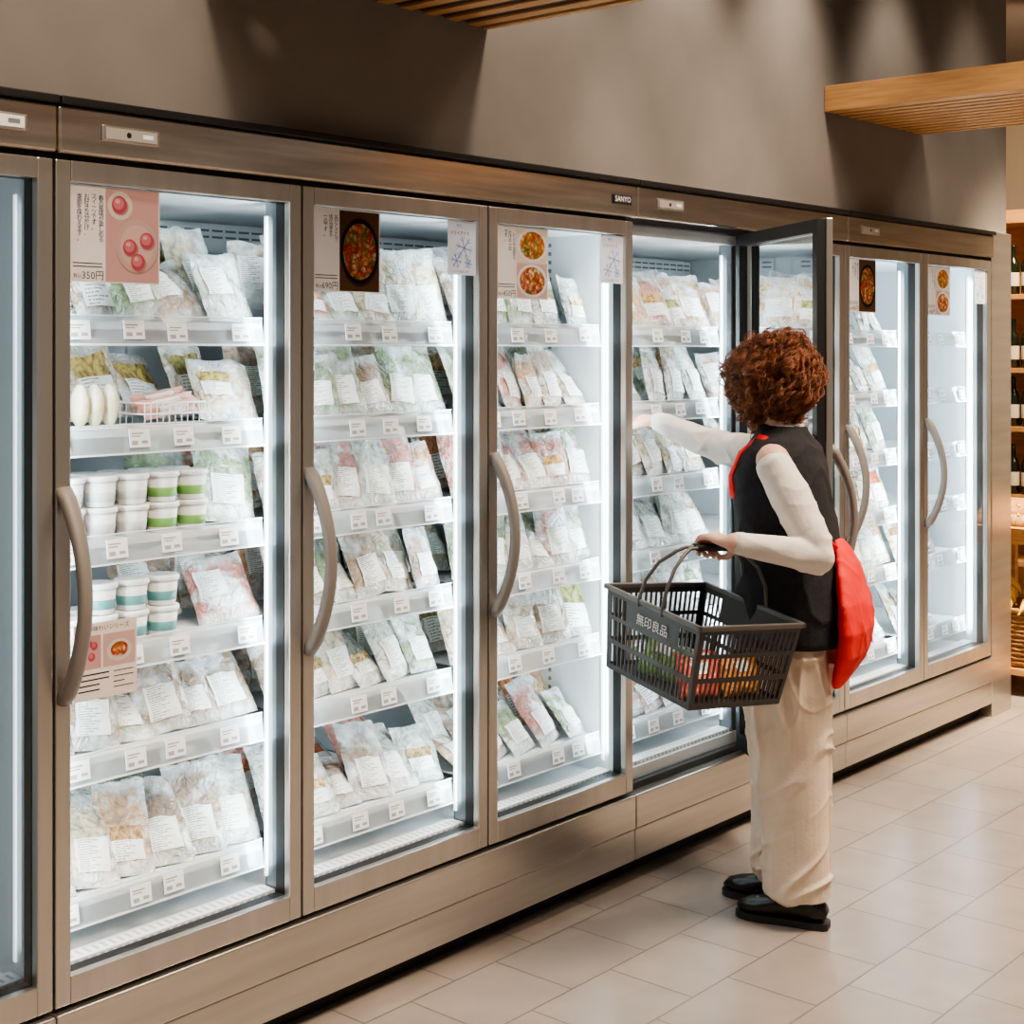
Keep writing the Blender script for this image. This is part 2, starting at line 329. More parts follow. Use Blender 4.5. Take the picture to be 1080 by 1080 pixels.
# left arm holding the basket handles
KB = .975
Gw = V((3.534*KB, 2.306*KB-2.706, 1.63-.554*KB))
rot_i = Matrix.Rotation(math.radians(-15.7), 3, 'Z')
G = rot_i @ (Gw-V((PX,PY,0)))
LS, LE = V((-.160,-.005,1.318)), V((-.218,-.145,1.065))
bd = V((.848,-.525,-.07)).normalized(); dl = V((.525,.848,0)).normalized(); up = bd.cross(dl); up = up if up.z > 0 else -up
LW = G-dl*.088+up*.020
b.chain([LS, LE, LW], [.048,.040,.027], sk)
b.rings([(LW-dl*.012, bd*.026, up*.020), (LW+dl*.03, bd*.034, up*.016), (G-dl*.012+up*.028, bd*.041, up*.013), (G+dl*.006+up*.027, bd*.040, up*.010)], sk, 16)
for off, a1, rr in ((-.032,-60,.0265), (-.011,-85,.027), (.011,-85,.027), (.032,-75,.0265)):
    pts = [G+bd*off+dl*math.cos(math.radians(a))*rr+up*math.sin(math.radians(a))*rr for a in [95+(a1-95)*k/7 for k in range(8)]]
    b.chain(pts, [.0095,.0093,.009,.009,.0085,.008,.0075,.007], sk, 10)
b.chain([G-dl*.060+bd*.028+up*.014, G-dl*.036+bd*.048-up*.004, G-dl*.010+bd*.050-up*.026, G+dl*.012+bd*.040-up*.032], [.014,.0115,.0095,.008], sk, 10)
body = remesh(b, 'body', .004, 2, sk, person)
for s_ in (-1, 1):
    MB().ell(hp(s_*.032,.080,.012), (.011,.010,.010), M['eye'], HR, 12, 8).build('eye', person)
MB().ell(hp(0,.0945,-.062), (.021,.006,.007), M['lip'], HR, 12, 8).build('lips', person)
# hair: lumpy core and many fine curls
hf = HR @ V((0,1,0)); HC = V((0,.036,1.540))
b = MB(); nu, nv = 48, 32; vs = []; fs = []
def inface(dv): return (dv.dot(hf) > .62 and dv.z < .36) 
def lump(dv): return 1+.24*noise.noise(dv*3.2)+.07*noise.noise(dv*8)
def shp(dv, R0, Rz):
    tp = 1-.30*max(0, -dv.z-.1)
    return V((R0*dv.x*tp, R0*dv.y*tp, Rz*dv.z*(1.08 if dv.z < 0 else 1)))
for k in range(nv+1):
    for i in range(nu):
        t = PI*k/nv; p = 2*PI*i/nu; dv = V((math.sin(t)*math.cos(p), math.sin(t)*math.sin(p), math.cos(t)))
        r = shp(dv, .116, .120)*lump(dv)
        if inface(dv): r *= .56
        vs.append(HC+r)
for k in range(nv):
    for i in range(nu): j = (i+1) % nu; fs.append((k*nu+i, (k+1)*nu+i, (k+1)*nu+j, k*nu+j))
b.add(vs, fs, M['hair'], True)
rg = random.Random(5); cnt = 0
while cnt < 1500:
    dv = V((rg.gauss(0,1), rg.gauss(0,1), rg.gauss(0,1)+.1)).normalized()
    if inface(dv): continue
    cnt += 1
    p0 = HC+shp(dv, .121, .124)*lump(dv)*rg.uniform(.95,1.12)
    ax = V((0,0,-1))+V((rg.uniform(-.7,.7), rg.uniform(-.7,.7), rg.uniform(-.2,.4)))
    ax = (ax-dv*ax.dot(dv)*.75).normalized(); n1 = ax.orthogonal().normalized(); n2 = ax.cross(n1)
    L = rg.uniform(.045,.090); rad = rg.uniform(.006,.015); turns = rg.uniform(.6,1.5); ph = rg.uniform(0,6.28); N = 13
    for sidx in range(6):
        pts = []; dph = sidx*.20+rg.uniform(-.15,.15); dr = rad*(1+.12*sidx)+rg.uniform(-.001,.001); jz = rg.uniform(-.005,.005)
        for k in range(N):
            t = k/(N-1); a = ph+dph+turns*2*PI*t; pts.append(p0+ax*(L*(t-.35)+jz)-dv*.018*(t-.4)**2*4+(n1*math.cos(a)+n2*math.sin(a))*dr*(1-.35*t))
        r0 = rg.uniform(.0006,.0011); b.tube(pts, [r0*(1-.6*abs(2*k/(N-1)-1)**3) for k in range(N)], M['hair'], 4)
hair = b.build('hair', person)
hair['label'] = 'short curly auburn hair'
def crease(v, k=2.6): return max(0, 1-k*abs(noise.noise(v)))**2
# shirt
b = MB(); sh = M['shirt']
b.rings([(V((0,cy,z)), V((a+.006,0,0)), V((0,q+.006,0))) for z, cy, a, q in TR[1:-2]], sh, 24)
b.rings([(V((0,0,1.36)), V((.068,0,0)), V((0,.06,0))), (V((0,.005,1.415)), V((.062,0,0)), V((0,.058,0)))], sh, 20)
b.chain([RS+V((0,-.01,0)), RS.lerp(RE,.5)+V((0,0,-.010)), RE+V((.0,0,-.010)), RE.lerp(RW,.35)+V((0,0,-.008)), RE.lerp(RW,.7)+V((0,0,-.005)), RE.lerp(RW,.97)], [.056,.054,.048,.045,.040,.033], sh, 22)
b.chain([LS+V((-.012,-.010,-.020)), LS.lerp(LE,.4)+V((-.008,-.006,0)), LS.lerp(LE,.8)+V((-.004,-.005,0)), LE+V((0,-.001,.0)), LE.lerp(LW,.45), LE.lerp(LW,.94)], [.053,.058,.054,.047,.042,.032], sh, 22)
def cre(p):
    e = max(0, 1-(p-LE).length/.13)+max(0, 1-(p-RE).length/.18)
    return .008*crease(V((p.x*6, p.y*9+p.z*7, p.z*17-p.y*8)))*(.25+.9*e)+.005*crease(V((p.x*9+3, p.y*9-p.z*6, p.z*13+p.y*9)))*(.3+.5*e)-.002
shirt = remesh(b, 'shirt', .0042, 3, sh, person, cre)
shirt['label'] = 'white long-sleeved top'
# vest
b = MB(); ve = M['vest']
VR = [(.790,-.026,.186,.158),(.805,-.026,.193,.165),(.90,-.024,.190,.159),(1.02,-.012,.184,.150),(1.14,.002,.180,.142),(1.23,.010,.177,.136),(1.30,.012,.176,.122),(1.345,.010,.166,.100),(1.372,.008,.140,.082),(1.392,.008,.095,.074),(1.410,.008,.072,.068)]
b.rings([(V((0,cy,z)), V((a,0,0)), V((0,q,0))) for z, cy, a, q in VR], ve, 36, pw=.85)
vest = remesh(b, 'vest', .006, 4, ve, person, lambda p: .004*noise.noise(V((p.x*9+3, p.y*9, p.z*4)))+.006*crease(V((p.x*7, p.y*8+p.z*4, p.z*6-p.y*4)))-.002)
vest['label'] = 'loose black sleeveless vest'
# trousers: each leg its own fall of cloth, gathered together at the hips
b = MB(); tr = M['trouser']
for F_, sx, zz in ((LF,-1,.076),(RF,1,.082)):
    h = V((F_.x, F_.y-.024, zz))
    b.rings([(h, V((.070,0,0)), V((0,.092,0))), (h+V((0,0,.02)), V((.071,0,0)), V((0,.093,0))), (V((F_.x, F_.y*.85-.020,.28)), V((.074,0,0)), V((0,.099,0))), (V((F_.x, F_.y*.65-.016,.48)), V((.079,0,0)), V((0,.107,0))),
             (V((sx*.084, F_.y*.3-.012,.66)), V((.088,0,0)), V((0,.120,0))), (V((sx*.080,-.012,.80)), V((.094,0,0)), V((0,.126,0))), (V((sx*.07,-.010,.95)), V((.083,0,0)), V((0,.11,0)))], tr, 30)
def fold(p):
    low = max(0, 1-abs(p.z-.15)/.13)+max(0, 1-abs(p.z-.47)/.16)*.9
    hip = max(0, 1-abs(p.z-.73)/.13)
    return (.015*crease(V((p.x*10, p.y*10, p.z*1.5)), 3.4)+.013*low*crease(V((p.x*5+4, p.y*5, p.z*13+p.y*10)), 3.3)+.013*hip*crease(V((p.x*6, p.y*7+p.z*5, p.z*8-p.y*8)), 3.3)
            +.003*noise.noise(V((p.x*14, p.y*14, p.z*4)))-.004)
trs = remesh(b, 'trousers', .0042, 2, tr, person, fold)
trs['label'] = 'wide cream cotton trousers'
# shoes and socks
for F_ in (LF, RF):
    s = MB(); R = []; kx, ky = .86, .95
    for y, w, h, z0 in ((-.118,.016,.030,.030),(-.112,.030,.048,.012),(-.09,.037,.078,.0),(-.05,.038,.088,.0),(-.01,.037,.080,.0),(.03,.041,.064,.0),(.075,.046,.052,.0),(.115,.043,.044,.0),(.145,.031,.034,.004),(.158,.014,.020,.010)):
        R.append((V((F_.x, F_.y+y*ky, .018+(z0+h)*.95/2)), V((w*kx,0,0)), V((0,0,(h-z0)*.95/2))))
    s.rings(R, M['leather'], 24, pw=.8)
    s.tube([(F_.x-.034, F_.y+.005,.056), (F_.x-.022, F_.y+.017,.084), (F_.x, F_.y+.020,.090), (F_.x+.022, F_.y+.017,.084), (F_.x+.034, F_.y+.005,.056)], .0045, M['leather'], 8)
    so = s.build('shoe', person)
    q = MB(); out = [(-.120,.022),(-.11,.033),(-.07,.040),(-.02,.038),(.03,.042),(.08,.048),(.12,.045),(.15,.032),(.162,.014)]
    pts = [(F_.x+w*kx, F_.y+y*ky) for y, w in out]+[(F_.x-w*kx, F_.y+y*ky) for y, w in reversed(out)]; n_ = len(pts)
    q.add([(x, y, 0.001) for x, y in pts]+[(x, y, .020) for x, y in pts], [tuple(range(n_)), tuple(range(n_, 2*n_))]+[(i, (i+1) % n_, n_+(i+1) % n_, n_+i) for i in range(n_)], M['sole'])
    q.build('sole', so)
    MB().tube([(F_.x, F_.y-.052,.06), (F_.x, F_.y-.05,.12), (F_.x, F_.y-.045,.20)], [.040,.040,.044], M['sock'], 18).build('sock', person)
# red bag
bag = empty('shoulder_bag', (PX, PY, .69), math.radians(15.7)); tag(bag, 'bright red cloth shoulder bag hanging at the back of the person in the vest', 'bag')
def bl(p): return V((p[0], p[1], p[2]-.69))
b = MB(); R = []
for z, cy, a, q in ((.668,-.148,.030,.007),(.685,-.156,.062,.014),(.72,-.173,.105,.025),(.77,-.191,.138,.034),(.84,-.201,.155,.038),(.92,-.196,.145,.033),(1.0,-.179,.108,.024),(1.06,-.162,.062,.016),(1.085,-.150,.034,.011)):
    R.append((bl((.012,cy,z)), V((a,0,0)), V((0,q,0))))
b.rings(R, M['redbag'], 28)
remesh(b, 'bag_body', .0042, 3, M['redbag'], bag, lambda p: .005*crease(V((p.x*7, p.y*6, p.z*3)), 2.8)+.0035*crease(V((p.x*4, p.y*4, p.z*9+p.x*7)), 2.8)-.001)
spts = [(-.035,-.152,1.06),(-.085,-.135,1.09),(-.117,-.112,1.13),(-.130,-.085,1.20),(-.134,-.055,1.29),(-.126,-.015,1.362),(-.112,.045,1.376),(-.112,.098,1.330),(-.117,.124,1.265),(-.119,.120,1.22),(-.110,.080,1.17)]
R = []
for i, p in enumerate(spts):
    t = (V(spts[min(i+1, len(spts)-1)])-V(spts[max(i-1, 0)])).normalized(); c0 = V((0,0,1.15)); out_ = (V(p)-c0); out_ = (out_-t*out_.dot(t)).normalized(); side = t.cross(out_)
    R.append((bl(V(p)+out_*.006), side*.013, out_*.0040))
MB().rings(R, M['redbag'], 12, pw=.6).build('strap', bag)

# ------------------------------------------------------------------ basket
u = V((.958,-.275,-.074)).normalized(); v0 = V((.299,.945,.137)); w = u.cross(v0).normalized(); vv = w.cross(u).normalized()
c0 = V((3.529*KB, 2.331*KB-2.706, 1.63-(1.63-.913)*KB)); HB = .226
BX = Matrix((( u.x, vv.x, w.x, 0), (u.y, vv.y, w.y, 0), (u.z, vv.z, w.z, 0), (0,0,0,1))); BX.translation = c0-w*HB
bk = empty('shopping_basket', (0,0,0)); bk.matrix_world = BX
tag(bk, 'black slotted plastic shopping basket with wire handles held in left hand', 'basket')
A_, B_, k_ = .183*.98, .2075*.98, .89
def wall_panel(p00, p10, p01, p11, ncol, keep, name='side_panel'):
    us = [0]; x = .035; us.append(x); st = (1-.07)/ncol
    for i in range(ncol): us += [x+st*.34, x+st]; x += st
    us.append(1); us = sorted(set(round(t, 5) for t in us))
    vs_ = [0,.06,.31,.37,.61,.66,.90,1]
    bm = bmesh.new(); g = {}
    for j, t in enumerate(vs_):
        for i, q in enumerate(us):
            p = (V(p00)*(1-q)+V(p10)*q)*(1-t)+(V(p01)*(1-q)+V(p11)*q)*t; g[i, j] = bm.verts.new(p)
    for j in range(len(vs_)-1):
        for i in range(len(us)-1):
            um = (us[i]+us[i+1])/2; slot = (j in (1,3,5)) and (us[i+1]-us[i]) > st*.5 and .035 < um < .965
            if slot and not keep(um, j): continue
            bm.faces.new((g[i,j], g[i+1,j], g[i+1,j+1], g[i,j+1]))
    bmesh.ops.delete(bm, geom=[q for q in bm.verts if not q.link_faces], context='VERTS')
    bmesh.ops.solidify(bm, geom=bm.faces[:], thickness=.003)
    me = bpy.data.meshes.new(name); bm.to_mesh(me); bm.free(); me.materials.append(M['basket'])
    o = bpy.data.objects.new(name, me); C.objects.link(o); o.parent = bk; return o
a2, b2 = A_*k_, B_*k_
pl = wall_panel((-a2,b2,0), (-a2,-b2,0), (-A_,B_,HB), (-A_,-B_,HB), 20, lambda um, j: (.24 < um < .78 and j >= 5))
wall_panel((-a2,-b2,0), (a2,-b2,0), (-A_,-B_,HB), (A_,-B_,HB), 18, lambda um, j: False)
wall_panel((a2,-b2,0), (a2,b2,0), (A_,-B_,HB), (A_,B_,HB), 20, lambda um, j: (.24 < um < .78 and j >= 5))
wall_panel((a2,b2,0), (-a2,b2,0), (A_,B_,HB), (-A_,B_,HB), 18, lambda um, j: False)
q = MB(); q.box(-a2,-b2,-.002,a2,b2,.003, M['basket']); q.build('base', bk)
q = MB(); o_ = .008
for (x0,y0,x1,y1) in ((-A_-o_,-B_-o_,-A_+.004,B_+o_),(A_-.004,-B_-o_,A_+o_,B_+o_),(-A_-o_,-B_-o_,A_+o_,-B_+.004),(-A_-o_,B_-.004,A_+o_,B_+o_)): q.box(x0,y0,HB-.010,x1,y1,HB+.004, M['basketrim'], .003)
q.build('rim', bk)
hz_ = HB-.215+.380*.985
for s_ in (-1, 1):
    h = MB(); half = [(-A_-.006,s_*.050,.210),(-A_-.006,s_*.050,.235),(-A_+.004,s_*.046,.285),(-A_+.030,s_*.034,.335),(-A_+.07,s_*.018,hz_-.016),(-.085,s_*.010,hz_-.002),(-.05,s_*.0095,hz_)]
    h.tube(half+[(-x, y, z) for x, y, z in reversed(half)], .0052, M['basketrim'], 10)
    ho = h.build('handle', bk)
    MB().tube([(-.06,s_*.0095,hz_),(.06,s_*.0095,hz_)], .0088, M['black'], 14).build('grip', ho)
# writing on the basket's end, on the -u face; reads along -v
q = MB(); vs, fs = text_geo('無印良品'); sl = (A_-a2)/HB; zc = .172; xo = -(a2+sl*zc)-.0045
q.add([(xo-sl*(p[1]*.034), -.010-p[0]*.034, zc+p[1]*.034) for p in vs], fs, M['text']); q.build('lettering', pl)

# ------------------------------------------------------------------ products: pouches
def pouch(name, w_, h_, t_, film, lab, seed, lu=(.14,.86), lv=(.22,.74)):
    nx, nz = 16, 18; rs = random.Random(seed); sd = rs.uniform(0, 50)
    def surf(uu, q, side):
        e = max(0, 1-abs(2*uu-1)**2.6)**.6*max(0, 1-abs(2*q-1)**3.0)**.6
        belly = 1.25-.6*q
        nz_ = .0065*noise.noise(V((uu*4+sd, q*5, side*3)))+.004*noise.noise(V((uu*9+sd, q*10, side*5)))+.002*noise.noise(V((uu*19+sd, q*19, side*5)))
        x = (uu-.5)*w_*(1-.05*e+.07*noise.noise(V((sd, q*3, 7))))+.003*noise.noise(V((q*6+sd, side, 0)))
        bend = .014*noise.noise(V((uu*2.2+sd, q*2.0+5, 1.5)))*q
        return V((x, side*(t_*.5*e*belly+nz_*e)+bend, q*h_*(1+.07*noise.noise(V((uu*3+sd, 2, 2))))))
    mb = MB(); vs = []; fs = []
    for side in (-1, 1):
        for j in range(nz+1):
            for i in range(nx+1): vs.append(surf(i/nx, j/nz, side))
    Nn = (nx+1)*(nz+1)
    for j in range(nz):
        for i in range(nx):
            k = j*(nx+1)+i; fs.append((k, k+1, k+nx+2, k+nx+1)); fs.append((Nn+k, Nn+k+nx+1, Nn+k+nx+2, Nn+k+1))
    mb.add(vs, fs, film, True); o = mb.build(name)
    lb = MB(); vs = []; fs = []; m_ = 10
    for j in range(m_+1):
        for i in range(m_+1):
            p = surf(lu[0]+(lu[1]-lu[0])*i/m_, lv[0]+(lv[1]-lv[0])*j/m_, -1); vs.append(p+V((0,-.0024,0)))
    for j in range(m_):
        for i in range(m_): k = j*(m_+1)+i; fs.append((k, k+1, k+m_+2, k+m_+1))
    lb.add(vs, fs, lab, True); lb.build('label', o)
    return o
kinds = ['pale','green','orange','brown','red','cream']; protos = []; used = {}
shapes = [(.160,.212,.034,(.20,.80),(.20,.56)), (.152,.195,.028,(.14,.86),(.14,.80)), (.130,.220,.030,(.20,.82),(.14,.50)), (.164,.182,.038,(.10,.58),(.36,.76)), (.122,.168,.032,(.18,.82),(.18,.56))]
for si, (w_, h_, t_, lu, lv) in enumerate(shapes):
    for ki, k in enumerate(kinds):
        protos.append((pouch('frozen_pouch', w_, h_, t_, FILM[k], M['label_photo'] if (si == 1 or (si+ki) % 4 == 0) else M['label'], si*10+ki, lu, lv), si, k, w_, h_))
def get(pr):
    o = pr[0]
    if not used.get(o.name): used[o.name] = True; return o
    return copy_tree(o)
E0, W = 1.705, .669
def E(k): return E0+W*k
SH = [1.687,1.445,1.205,.968,.735,.430]
ORD = ['first','second','third','fourth','fifth','sixth','seventh']
BAY = {0:'behind pink dessert poster door', 1:'behind red stew poster door', 2:'behind two dish poster door', 3:'inside the open freezer bay', 4:'seen through swung open door', 5:'behind second last door', 6:'behind last door'}
rp = random.Random(21)
pal = ['pale','pale','cream','green','brown','orange','brown','red','green']
def row(bay, si, rowi, n=5, xs=None, i0=0):
    x0, x1 = E(bay)+.038, E(bay+1)-.030
    if xs: x0, x1 = xs
    st = (x1-x0)/n
    gap = ([.29]+[.225]*4+[.29])[si]
    look_row = rp.choice(['pale','pale','green','brown','orange','cream','brown','red'])
    shape_row = rp.randrange(5)
    lean0 = rp.uniform(17,25) if si < 5 else rp.uniform(31,36)
    yw = rp.choice([-1,1])*rp.uniform(9,14)
    for i in range(n):
        look = look_row if rp.random() < .5 else rp.choice(pal)
        cand = [p for p in protos if p[2] == look and p[3] < max(st+.050, .135) and p[4] < gap*1.0 and (rowi == 0 or p[1] != 4)]
        pref = [p for p in cand if p[1] == shape_row]
        if pref and rp.random() < .45: cand = pref
        if not cand: cand = [p for p in protos if p[2] == look and p[1] == 2]
        pr = rp.choice(cand); o = get(pr)
        ln = lean0+rp.uniform(-4,6)+(rp.uniform(10,22) if rp.random() < .22 else 0)
        o.location = (x0+st*(i+.5)+rp.uniform(-.006,.006), .146+rowi*.112+rp.uniform(0,.014), SH[si]+.008+(.034*rowi if si in (0,5) else .014*rowi))
        o.rotation_euler = (math.radians(-ln), math.radians(rp.uniform(-8,8)), math.radians(yw+rp.uniform(-5,5)))
        look_w = {'pale':'pale','green':'green filled','orange':'orange filled','brown':'brown filled','red':'red filled','cream':'cream'}[look]
        rn = ['front','back','rear'][rowi]
        tag(o, f"{look_w} pouch {ORD[i+i0]} from left, {rn} row, {ORD[si]} shelf down, {BAY[bay]}", 'frozen food', f"frozen pouches on the {ORD[si]} shelf {BAY[bay]}")
for bay in (0,1,2,3):
    for si in range(6):
        if bay == 0 and si in (1,2,3): row(0, si, 0, 1, (E(0)+.505, E(1)-.030)); row(0, si, 1, 2 if si > 1 else 4, (E(0)+(.36 if si > 1 else .1), E(1)-.036)); continue
        row(bay, si, 0, rp.choice([5,6,6]) if bay < 3 else 5); row(bay, si, 1, 5)
for si in range(3): row(4, si, 0, 5)
for si in range(6): row(5, si, 0, 5)
for si in (4,5): row(6, si, 0, 3, (E(6)+.05, E(6)+.45))
for pr in protos:
    if not used.get(pr[0].name):
        for ch in list(pr[0].children): bpy.data.objects.remove(ch)
        bpy.data.objects.remove(pr[0])
# tubs
def tub(mm):
    o = MB().lathe([(.028,0),(.031,.003),(.0365,.058)], M['tub'], 24).build('food_tub')
    MB().lathe([(.0305,.011),(.0325,.012),(.0350,.032),(.0345,.033)], mm, 24).build('band', o)
    MB().lathe([(.038,.057),(.040,.058),(.040,.066),(.037,.069),(.03,.068)], M['tub'], 24).build('lid', o)
    return o
for si, mm, cn in ((2,M['tubgreen'],'green'), (3,M['tubteal'],'teal')):
    pa, pb = tub(mm), tub(M['tubplain']); first = {0:True, 1:True}
    for lev in range(2):
        for r_ in range(2):
            for i in range(5 if si == 2 else 4):
                if lev == 1 and si == 3 and (r_ == 1 or i < 1): continue
                kk = 0 if i >= (3 if si == 2 else 1) else 1
                o = (pa, pb)[kk] if first[kk] else copy_tree((pa, pb)[kk]); first[kk] = False
                o.location = (E(0)+.125+i*.083+(.012 if r_ else 0), .150+r_*.085, SH[si]+.006+lev*.0695)
                c_ = cn if kk == 0 else 'plain'
                tag(o, f"{c_} banded white tub, {ORD[i]} from left, {['lower','upper'][lev]} layer, {['front','rear'][r_]} row, {ORD[si]} shelf", 'food tub', f"white tubs on the {ORD[si]} shelf {BAY[0]}")
# sweets and trays on the second shelf of the first bay
mc = noisy(mat('sweet_cream', (.80,.74,.52), .3), (.70,.62,.36), (.82,.80,.68), 30, .5, bscale=45)
mp_ = MB().box(-.062,-.032,0,.062,.032,.006, M['tub'], .002).build('sweet_pack')
for i in range(3): MB().ell((-.038+i*.038, 0, .053), (.0182,.026,.048), mc, None, 18, 12).build('sweet', mp_)
mp_.location = (E(0)+.205, .165, SH[1]+.006); tag(mp_, 'pack of three pale cream oblong sweets at left end of second shelf', 'frozen sweets')
wb = empty('wire_tray', (E(0)+.405, .20, SH[1]+.006)); tag(wb, 'white wire tray holding pink wrapped packs on the second shelf', 'tray')
b = MB()
for z in (.003,.030,.055):
    b.tube([(-.085,-.06,z),(.085,-.06,z),(.085,.06,z),(-.085,.06,z),(-.085,-.06,z)], .0022, M['shelf'], 6)
for i in range(11):
    x = -.085+i*.017
    b.tube([(x,-.06,.055),(x,-.06,.003),(x,.06,.003),(x,.06,.055)], .0015, M['shelf'], 5)
b.build('wire_frame', wb)
for i in range(3):
    o = pouch('wrapped_stick', .032, .15, .026, mat('pink_wrap%d' % i, (.66,.36,.30), .3), M['tagwhite'], 70+i)
    o.location = (E(0)+.335+i*.008, .165+i*.036, SH[1]+.036+i*.012); o.rotation_euler = (0, math.radians(82), 0)
    tag(o, f"{['nearest','middle','rearmost'][i]} pink wrapped stick lying in the white wire tray", 'frozen sweets', 'pink sticks in the wire tray')
# groceries in the basket
bc = [('red',(-.078,-.128,.006),(-20,0,0)),('orange',(.072,-.126,.006),(-20,0,3)),('green',(-.090,.045,.008),(-30,0,-70)),('orange',(.075,.030,.026),(-74,4,-4)),('red',(.0,-.055,.008),(-40,0,-6))]
nm = ['red filled pouch standing at the near left corner of the held basket','orange filled pouch standing at the near right corner of the held basket','green filled pouch beside the lettered end of the held basket','orange filled pouch lying at the far end of the held basket','red filled pouch leaning in the middle of the held basket']
for i, (k, loc, rot) in enumerate(bc):
    o = pouch('grocery_pouch', .138, .105, .036, GROC[k], M['label'], 90+i, (.3,.7), (.62,.9))
    mw = BX @ (Matrix.Translation(loc) @ Euler([math.radians(a) for a in rot]).to_matrix().to_4x4()); o.matrix_world = mw
    tag(o, nm[i], 'frozen food', 'groceries in the basket')

